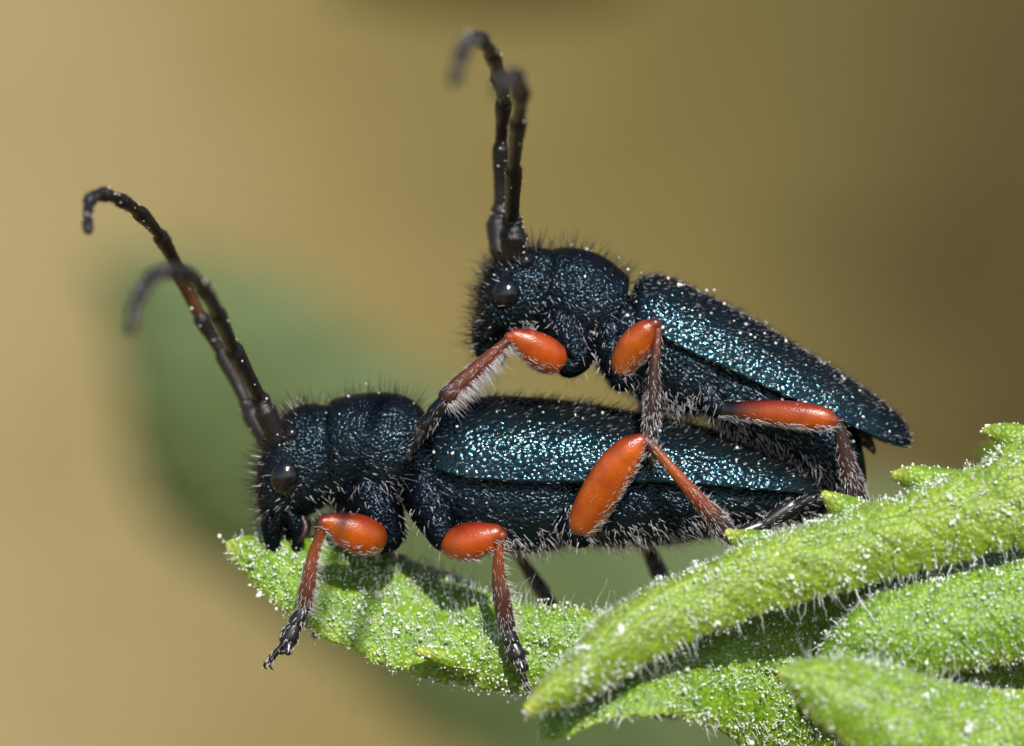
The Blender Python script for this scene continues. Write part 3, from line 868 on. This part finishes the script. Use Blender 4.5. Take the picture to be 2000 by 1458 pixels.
female = thing('beetle', P(1000, 1200, 0), 'lower longhorn beetle standing on the leaf, carrying the other on its back', 'beetle', 'two mating beetles')
F = dict(
  solids=[
    ([(672, 806, 672, 965, .8), (655, 796, 655, 980, .92), (636, 792, 636, 990, .98), (610, 788, 612, 1004, 1.02), (582, 793, 586, 1014, 1.02), (556, 810, 558, 1022, .98), (534, 836, 535, 1028, .9), (516, 866, 520, 1026, .74), (504, 902, 510, 1016, .52), (498, 938, 504, 996, .24)], 2.3),
    ([(643, 784, 643, 984, .98), (652, 779, 652, 988, 1.05), (672, 774, 672, 990, 1.14), (705, 768, 705, 993, 1.22), (745, 766, 745, 990, 1.24), (780, 770, 783, 978, 1.18), (806, 781, 812, 955, 1.08), (824, 797, 828, 925, .97), (834, 812, 834, 900, .86)], 2.3),
    ([(800, 850, 792, 985, .9), (832, 845, 830, 1015, 1.08), (872, 850, 880, 1042, 1.16), (905, 860, 915, 1055, 1.1)], 2.4),
    ([(884, 850, 884, 1050, 1.12), (910, 850, 925, 1070, 1.24), (980, 850, 995, 1080, 1.31), (1060, 850, 1068, 1078, 1.31), (1112, 860, 1112, 1064, 1.25), (1122, 870, 1122, 1050, 1.18)], 2.5),
  ],
  tubes=[([(556, 975, 0, 52), (550, 1012, 0, 42), (543, 1045, 0, 27), (540, 1066, 0, 15)], 1.25),
         ([(700, 970, 0, 60), (720, 1000, 0, 45), (735, 1020, 0, 30)], 1.2)],
  abdomen=[(1108, 860, 1108, 1062, 1.18), (1170, 862, 1170, 1068, 1.25), (1235, 868, 1235, 1070, 1.27), (1300, 875, 1300, 1064, 1.26), (1370, 880, 1370, 1054, 1.22), (1440, 890, 1440, 1042, 1.14), (1510, 900, 1510, 1032, 1.0), (1570, 920, 1570, 1020, .8), (1612, 945, 1612, 1004, .55), (1630, 968, 1630, 990, .25)],
  rings=5.0,
  elytra=[(833, 818, 833, 893, .80), (842, 800, 840, 905, 1.02), (862, 787, 858, 916, 1.22), (900, 778, 900, 928, 1.36), (960, 773, 960, 937, 1.41), (1040, 776, 1040, 941, 1.43), (1120, 784, 1120, 940, 1.43), (1200, 797, 1200, 938, 1.43), (1300, 815, 1300, 940, 1.41), (1400, 840, 1400, 947, 1.36), (1480, 868, 1480, 954, 1.25), (1540, 896, 1540, 959, 1.08), (1582, 924, 1582, 963, .85), (1606, 946, 1606, 967, .58), (1617, 962, 1617, 971, .28)],
  eye=(562, 930, .88, .29, .36, -.25), eye2=(574, 848, .80),
  mandible=[[(534, 1005, -.36, 26), (530, 1036, -.42, 19), (536, 1072, -.30, 15), (544, 1096, -.2, 10), (555, 1108, -.10, 3)], [(566, 1005, -.38, 24), (582, 1036, -.40, 15), (580, 1062, -.30, 12), (566, 1088, -.18, 8), (556, 1100, -.1, 2)]],
  palp=[[(590, 1010, -.40, 8), (597, 1030, -.48, 7), (592, 1048, -.52, 6), (584, 1058, -.52, 3)]],
  antennae=[
    ([(548, 872, -.62, 19), (516, 800, -.85, 16), (508, 778, -.9, 13), (455, 682, -2.0, 13), (424, 612, -3.3, 12), (395, 562, -4.6, 12), (362, 535, -5.6, 11), (326, 530, -6.4, 11), (296, 543, -7.0, 10), (274, 575, -7.5, 10), (262, 610, -7.8, 9), (258, 642, -8.0, 7)],
     [AK, AK, AG, AG, AG, AG, AG, AG]),
    ([(525, 868, .62, 19), (490, 805, .85, 15), (482, 788, .9, 12), (434, 690, 1.0, 12), (392, 620, .8, 12), (350, 530, .4, 12), (312, 460, -.6, 11), (272, 416, -1.6, 11), (235, 391, -2.4, 10), (200, 380, -3.0, 10), (174, 394, -3.5, 9), (172, 450, -4.0, 7)],
     [AK, AK, AK, AK, AO, AK])],
  legs=[
    dict(coxa=[(715, 960, -.55, 62), (735, 995, -.75, 54), (754, 1028, -.95, 40), (760, 1052, -1.08, 27), (748, 1064, -1.15, 20)],
         femur=[(752, 1062, -1.15, 14), (735, 1056, -1.25, 32), (705, 1046, -1.42, 39), (675, 1034, -1.55, 34), (648, 1024, -1.65, 21), (634, 1022, -1.7, 15)],
         tibia=[(634, 1024, -1.7, 11), (627, 1042, -1.68, 9), (612, 1085, -1.6, 12), (602, 1140, -1.5, 15), (596, 1184, -1.42, 14)],
         tarsus=[(595, 1184, -1.42), (580, 1215, -1.42), (564, 1246, -1.45), (556, 1272, -1.5), (528, 1288, -1.5)],
         fcol=[(0, BK), (.08, (.35, .07, .01)), (.2, OR), (.75, OR), (.92, (.42, .07, .01)), (1, BR)],
         tcol=[(0, BR), (.4, (.20, .045, .010)), (.75, (.12, .04, .025)), (1, (.03, .02, .02))],
         fringe=(.12, .24, (.9, 0, -.5), 700)),
    dict(coxa=[(828, 950, -.65, 52), (842, 990, -.9, 46), (856, 1026, -1.05, 36), (864, 1052, -1.18, 25), (874, 1064, -1.22, 18)],
         femur=[(864, 1058, -1.2, 14), (882, 1062, -1.3, 30), (912, 1060, -1.48, 38), (942, 1052, -1.6, 33), (965, 1045, -1.68, 22), (977, 1048, -1.7, 15)],
         tibia=[(976, 1050, -1.7, 12), (974, 1075, -1.68, 9), (974, 1120, -1.6, 13), (980, 1170, -1.5, 18), (990, 1222, -1.4, 17)],
         tarsus=[(990, 1222, -1.4), (998, 1252, -1.4), (1010, 1280, -1.42), (1022, 1305, -1.45), (1024, 1330, -1.45)],
         fcol=[(0, BK), (.08, (.30, .07, .012)), (.25, (.42, .075, .008)), (.7, (.40, .065, .007)), (.92, (.32, .05, .01)), (1, BR)],
         tcol=[(0, BR), (.3, (.27, .055, .012)), (.6, (.10, .04, .025)), (1, BK)], fringe=(.12, .26, (.8, 0, -.4), 500)),
    dict(coxa=[(1115, 1000, -.95, 36), (1122, 1030, -1.1, 34), (1132, 1046, -1.2, 26)],
         femur=[(1126, 1046, -1.2, 20), (1140, 1020, -1.36, 31), (1165, 975, -1.58, 37), (1196, 925, -1.78, 37), (1226, 885, -1.9, 31), (1250, 866, -1.95, 20), (1262, 864, -1.95, 12)],
         tibia=[(1258, 862, -1.95, 13), (1275, 874, -1.98, 10), (1315, 920, -2.0, 11), (1360, 972, -1.95, 14), (1400, 1016, -1.85, 19), (1422, 1046, -1.8, 19)],
         tarsus=[(1425, 1050, -1.8), (1485, 1030, -1.65), (1545, 992, -1.5), (1585, 974, -1.45), (1618, 975, -1.45)],
         fcol=[(0, BK), (.08, (.06, .02, .008)), (.18, (.40, .085, .01)), (.35, OR), (.72, OR), (.9, (.30, .045, .012)), (1, BR)],
         tcol=[(0, BR), (.2, (.07, .016, .01)), (.42, (.34, .075, .008)), (.58, (.22, .045, .010)), (.75, BD), (1, BK)], under=(.85, 0, -.5), nt=1600, nf=1300, fringe=(.08, .16, (.5, 0, .8), 300)),
    dict(far=True, coxa=[(735, 985, -.75, 40), (750, 1020, -.95, 38), (765, 1048, -1.08, 26)],
         femur=[(752, 1062, -1.15, 14), (735, 1056, -1.25, 30), (705, 1046, -1.42, 36), (665, 1036, -1.5, 30), (625, 1030, -1.6, 19), (605, 1034, -1.65, 13)],
         tibia=[(604, 1034, -1.65, 11), (612, 1070, -1.6, 9), (620, 1110, -1.5, 12), (628, 1150, -1.4, 14)], tarsus=[(628, 1150, -1.4), (620, 1180, -1.4), (612, 1205, -1.4), (606, 1225, -1.4), (600, 1245, -1.4)]),
    dict(far=True, coxa=[(840, 985, -.85, 34), (856, 1020, -1.05, 34), (868, 1044, -1.18, 22)],
         femur=[(864, 1050, -1.2, 14), (890, 1052, -1.35, 30), (925, 1054, -1.6, 34), (960, 1062, -1.8, 24), (992, 1078, -1.95, 14)],
         tibia=[(994, 1080, -1.95, 12), (1010, 1100, -2.0, 10), (1036, 1138, -2.0, 13), (1062, 1176, -1.9, 16)], tarsus=[(1062, 1176, -1.9), (1072, 1196, -1.9), (1082, 1214, -1.9), (1090, 1230, -1.9), (1098, 1245, -1.9)],
         fcol=[(0, BK), (.3, OD), (1, BD)], tcol=[(0, BD), (1, BK)]),
    dict(far=True, coxa=[(1115, 1000, -.95, 36), (1122, 1030, -1.1, 34), (1132, 1046, -1.2, 24)],
         femur=[(1126, 1046, -1.2, 18), (1150, 1020, -1.4, 30), (1190, 1000, -1.7, 34), (1225, 1005, -1.9, 26), (1248, 1025, -2.0, 14)],
         tibia=[(1248, 1024, -2.0, 12), (1262, 1055, -2.1, 11), (1282, 1095, -2.1, 15), (1302, 1140, -2.0, 18)], tarsus=[(1302, 1140, -2.0), (1312, 1165, -1.9), (1322, 1190, -1.8), (1330, 1208, -1.7), (1340, 1225, -1.7)],
         fcol=[(0, BK), (.3, OD), (1, BD)], tcol=[(0, BD), (1, BK)]),
  ],
  back=(1, 0, 0), up=(0, 0, 1), head_x=P(600, 0)[0], pron_x=P(826, 0)[0], dorsal=1.0)
beetle(female, F)

male = thing('beetle', P(1350, 830, 0), 'upper longhorn beetle clinging to the back of the other with upright antennae', 'beetle', 'two mating beetles')
bk = unit(np.array([1.0, 0, -.42])); upv = unit(np.array([.42, 0, 1.0]))
G = dict(
  solids=[
    ([(1088, 494, 1070, 640, .72), (1074, 488, 1058, 652, .82), (1058, 484, 1042, 658, .88), (1036, 482, 1018, 662, .92), (1010, 488, 994, 664, .92), (984, 500, 972, 668, .87), (962, 516, 954, 676, .78), (945, 540, 943, 682, .62), (935, 570, 937, 676, .42), (930, 602, 933, 655, .2)], 2.3),
    ([(1076, 489, 1058, 646, .82), (1086, 485, 1070, 656, .92), (1105, 483, 1092, 668, 1.0), (1135, 486, 1124, 684, 1.07), (1168, 496, 1154, 690, 1.07), (1196, 513, 1182, 678, 1.0), (1216, 530, 1204, 655, .92), (1230, 542, 1216, 632, .82)], 2.3),
    ([(1190, 590, 1160, 680, .8), (1216, 580, 1180, 716, .93), (1245, 580, 1212, 752, 1.0), (1275, 590, 1250, 786, .98)], 2.4),
    ([(1240, 585, 1235, 765, .92), (1288, 596, 1278, 800, 1.04), (1340, 616, 1332, 814, 1.08), (1390, 640, 1384, 812, 1.04), (1402, 650, 1398, 796, .96)], 2.5),
  ],
  tubes=[([(958, 640, 0, 38), (953, 668, 0, 32), (950, 690, 0, 24), (950, 704, 0, 14)], 1.3),
         ([(1105, 650, 0, 50), (1115, 680, 0, 40), (1120, 700, 0, 26)], 1.2)],
  abdomen=[(1385, 640, 1384, 826, .98), (1450, 676, 1432, 862, 1.0), (1520, 716, 1494, 890, .98), (1580, 750, 1546, 916, .93), (1634, 790, 1584, 938, .86), (1672, 840, 1610, 955, .76), (1688, 895, 1628, 962, .6), (1692, 940, 1642, 978, .42), (1686, 972, 1655, 985, .22)],
  rings=5.0,
  elytra=[(1238, 556, 1228, 606, .68), (1246, 546, 1234, 620, .85), (1264, 538, 1248, 634, 1.0), (1300, 540, 1278, 654, 1.09), (1360, 566, 1338, 687, 1.13), (1440, 606, 1420, 724, 1.13), (1520, 652, 1503, 763, 1.09), (1600, 702, 1584, 799, 1.0), (1670, 745, 1652, 830, .86), (1722, 783, 1702, 853, .74), (1752, 808, 1732, 866, .60), (1768, 826, 1750, 871, .46), (1777, 842, 1764, 874, .32), (1781, 856, 1773, 874, .15)],
  eye=(990, 576, .80, .28, .32, -.2), eye2=(1026, 514, .73),
  mandible=[[(945, 690, -.22, 17), (950, 712, -.2, 14), (956, 728, -.12, 4)]],
  palp=[[(968, 682, -.3, 8), (980, 698, -.36, 8), (978, 712, -.4, 4)]],
  antennae=[
    ([(998, 506, -.55, 20), (1002, 456, -.75, 19), (1000, 428, -.8, 14), (1003, 330, -1.9, 12), (1012, 236, -3.6, 12), (1018, 180, -5.2, 12), (1008, 150, -6.8, 12), (996, 152, -8.2, 11), (985, 160, -9.4, 10), (978, 178, -10.4, 9)],
     [AK, AK, AK, AG, AG, AG]),
    ([(975, 500, .55, 19), (972, 432, .7, 16), (978, 408, .7, 13), (978, 285, .3, 12), (984, 200, -.6, 12), (974, 150, -1.8, 12), (960, 105, -3.4, 11), (938, 75, -5.0, 11), (916, 80, -6.6, 10), (900, 110, -8.2, 10), (888, 160, -9.6, 8)],
     [AK, AK, AK, AK, AK, AG])],
  legs=[
    dict(coxa=[(1092, 630, -.45, 54), (1115, 664, -.68, 50), (1124, 694, -.9, 38), (1112, 714, -1.02, 26), (1098, 712, -1.1, 19)],
         femur=[(1100, 714, -1.1, 14), (1084, 704, -1.2, 31), (1058, 688, -1.35, 35), (1030, 670, -1.48, 28), (1008, 660, -1.55, 18), (996, 660, -1.58, 12)],
         tibia=[(998, 662, -1.58, 10), (980, 676, -1.6, 10), (945, 708, -1.6, 14), (908, 742, -1.6, 17), (874, 774, -1.6, 18)],
         tarsus=[(872, 776, -1.6), (850, 806, -1.55), (832, 832, -1.5), (816, 862, -1.48), (806, 874, -1.45)],
         fcol=[(0, BK), (.06, (.30, .06, .01)), (.2, (.43, .078, .007)), (.8, (.42, .072, .007)), (.94, (.36, .06, .01)), (1, BR)],
         tcol=[(0, (.05, .012, .01)), (.4, (.13, .028, .010)), (.8, (.08, .022, .014)), (1, BD)], fringe=(.18, .42, (.75, 0, -.75), 1300)),
    dict(coxa=[(1190, 650, -.6, 46), (1198, 690, -.8, 40), (1208, 720, -.98, 32), (1214, 742, -1.1, 24)],
         femur=[(1212, 738, -1.1, 17), (1222, 706, -1.25, 29), (1244, 672, -1.42, 33), (1264, 648, -1.52, 26), (1278, 636, -1.58, 15)],
         tibia=[(1280, 634, -1.58, 11), (1284, 660, -1.62, 9), (1278, 720, -1.66, 11), (1274, 780, -1.64, 15), (1272, 826, -1.6, 17)],
         tarsus=[(1271, 826, -1.6), (1268, 848, -1.58), (1266, 868, -1.55), (1266, 888, -1.5), (1270, 905, -1.5)],
         fcol=[(0, BK), (.12, BK), (.18, (.42, .10, .01)), (.8, (.40, .075, .007)), (.95, OD), (1, BR)],
         tcol=[(0, BR), (.3, (.14, .028, .012)), (.5, BD), (1, BK)], nt=1700),
    dict(coxa=[(1370, 755, -.68, 36), (1388, 780, -.82, 32), (1405, 798, -.98, 22)],
         femur=[(1402, 800, -1.02, 17), (1445, 803, -1.15, 19), (1500, 806, -1.3, 24), (1560, 812, -1.42, 27), (1604, 818, -1.5, 24), (1628, 824, -1.52, 15)],
         tibia=[(1630, 822, -1.52, 13), (1642, 846, -1.5, 13), (1652, 895, -1.45, 17), (1664, 940, -1.4, 21), (1676, 985, -1.35, 22)],
         tarsus=[(1676, 985, -1.35), (1690, 1010, -1.3), (1700, 1034, -1.3), (1710, 1052, -1.3), (1722, 1066, -1.3)],
         fcol=[(0, BK), (.2, BK), (.34, (.22, .04, .01)), (.5, (.38, .068, .007)), (.8, (.38, .068, .007)), (.93, (.22, .035, .01)), (1, BK)],
         tcol=[(0, BK), (.5, BD), (1, BK)], nt=2000, nf=1500),
  ],
  back=tuple(bk), up=tuple(upv), head_x=float(np.dot(P(1015, 580), bk)), pron_x=float(np.dot(P(1224, 590), bk)), dorsal=.62)
G['legs'] += [dict(l, far=True) for l in G['legs']]
beetle(male, G)

# folded hind wing showing below the tip of the wing cases
wm = tube_mesh('wing', tpx([(1600, 800, .25, 26), (1660, 838, .3, 20), (1692, 862, .35, 13), (1704, 878, .4, 7), (1707, 886, .42, 3)]), 5, 12, .35)
obj('wing', wm, M['wing'], male)
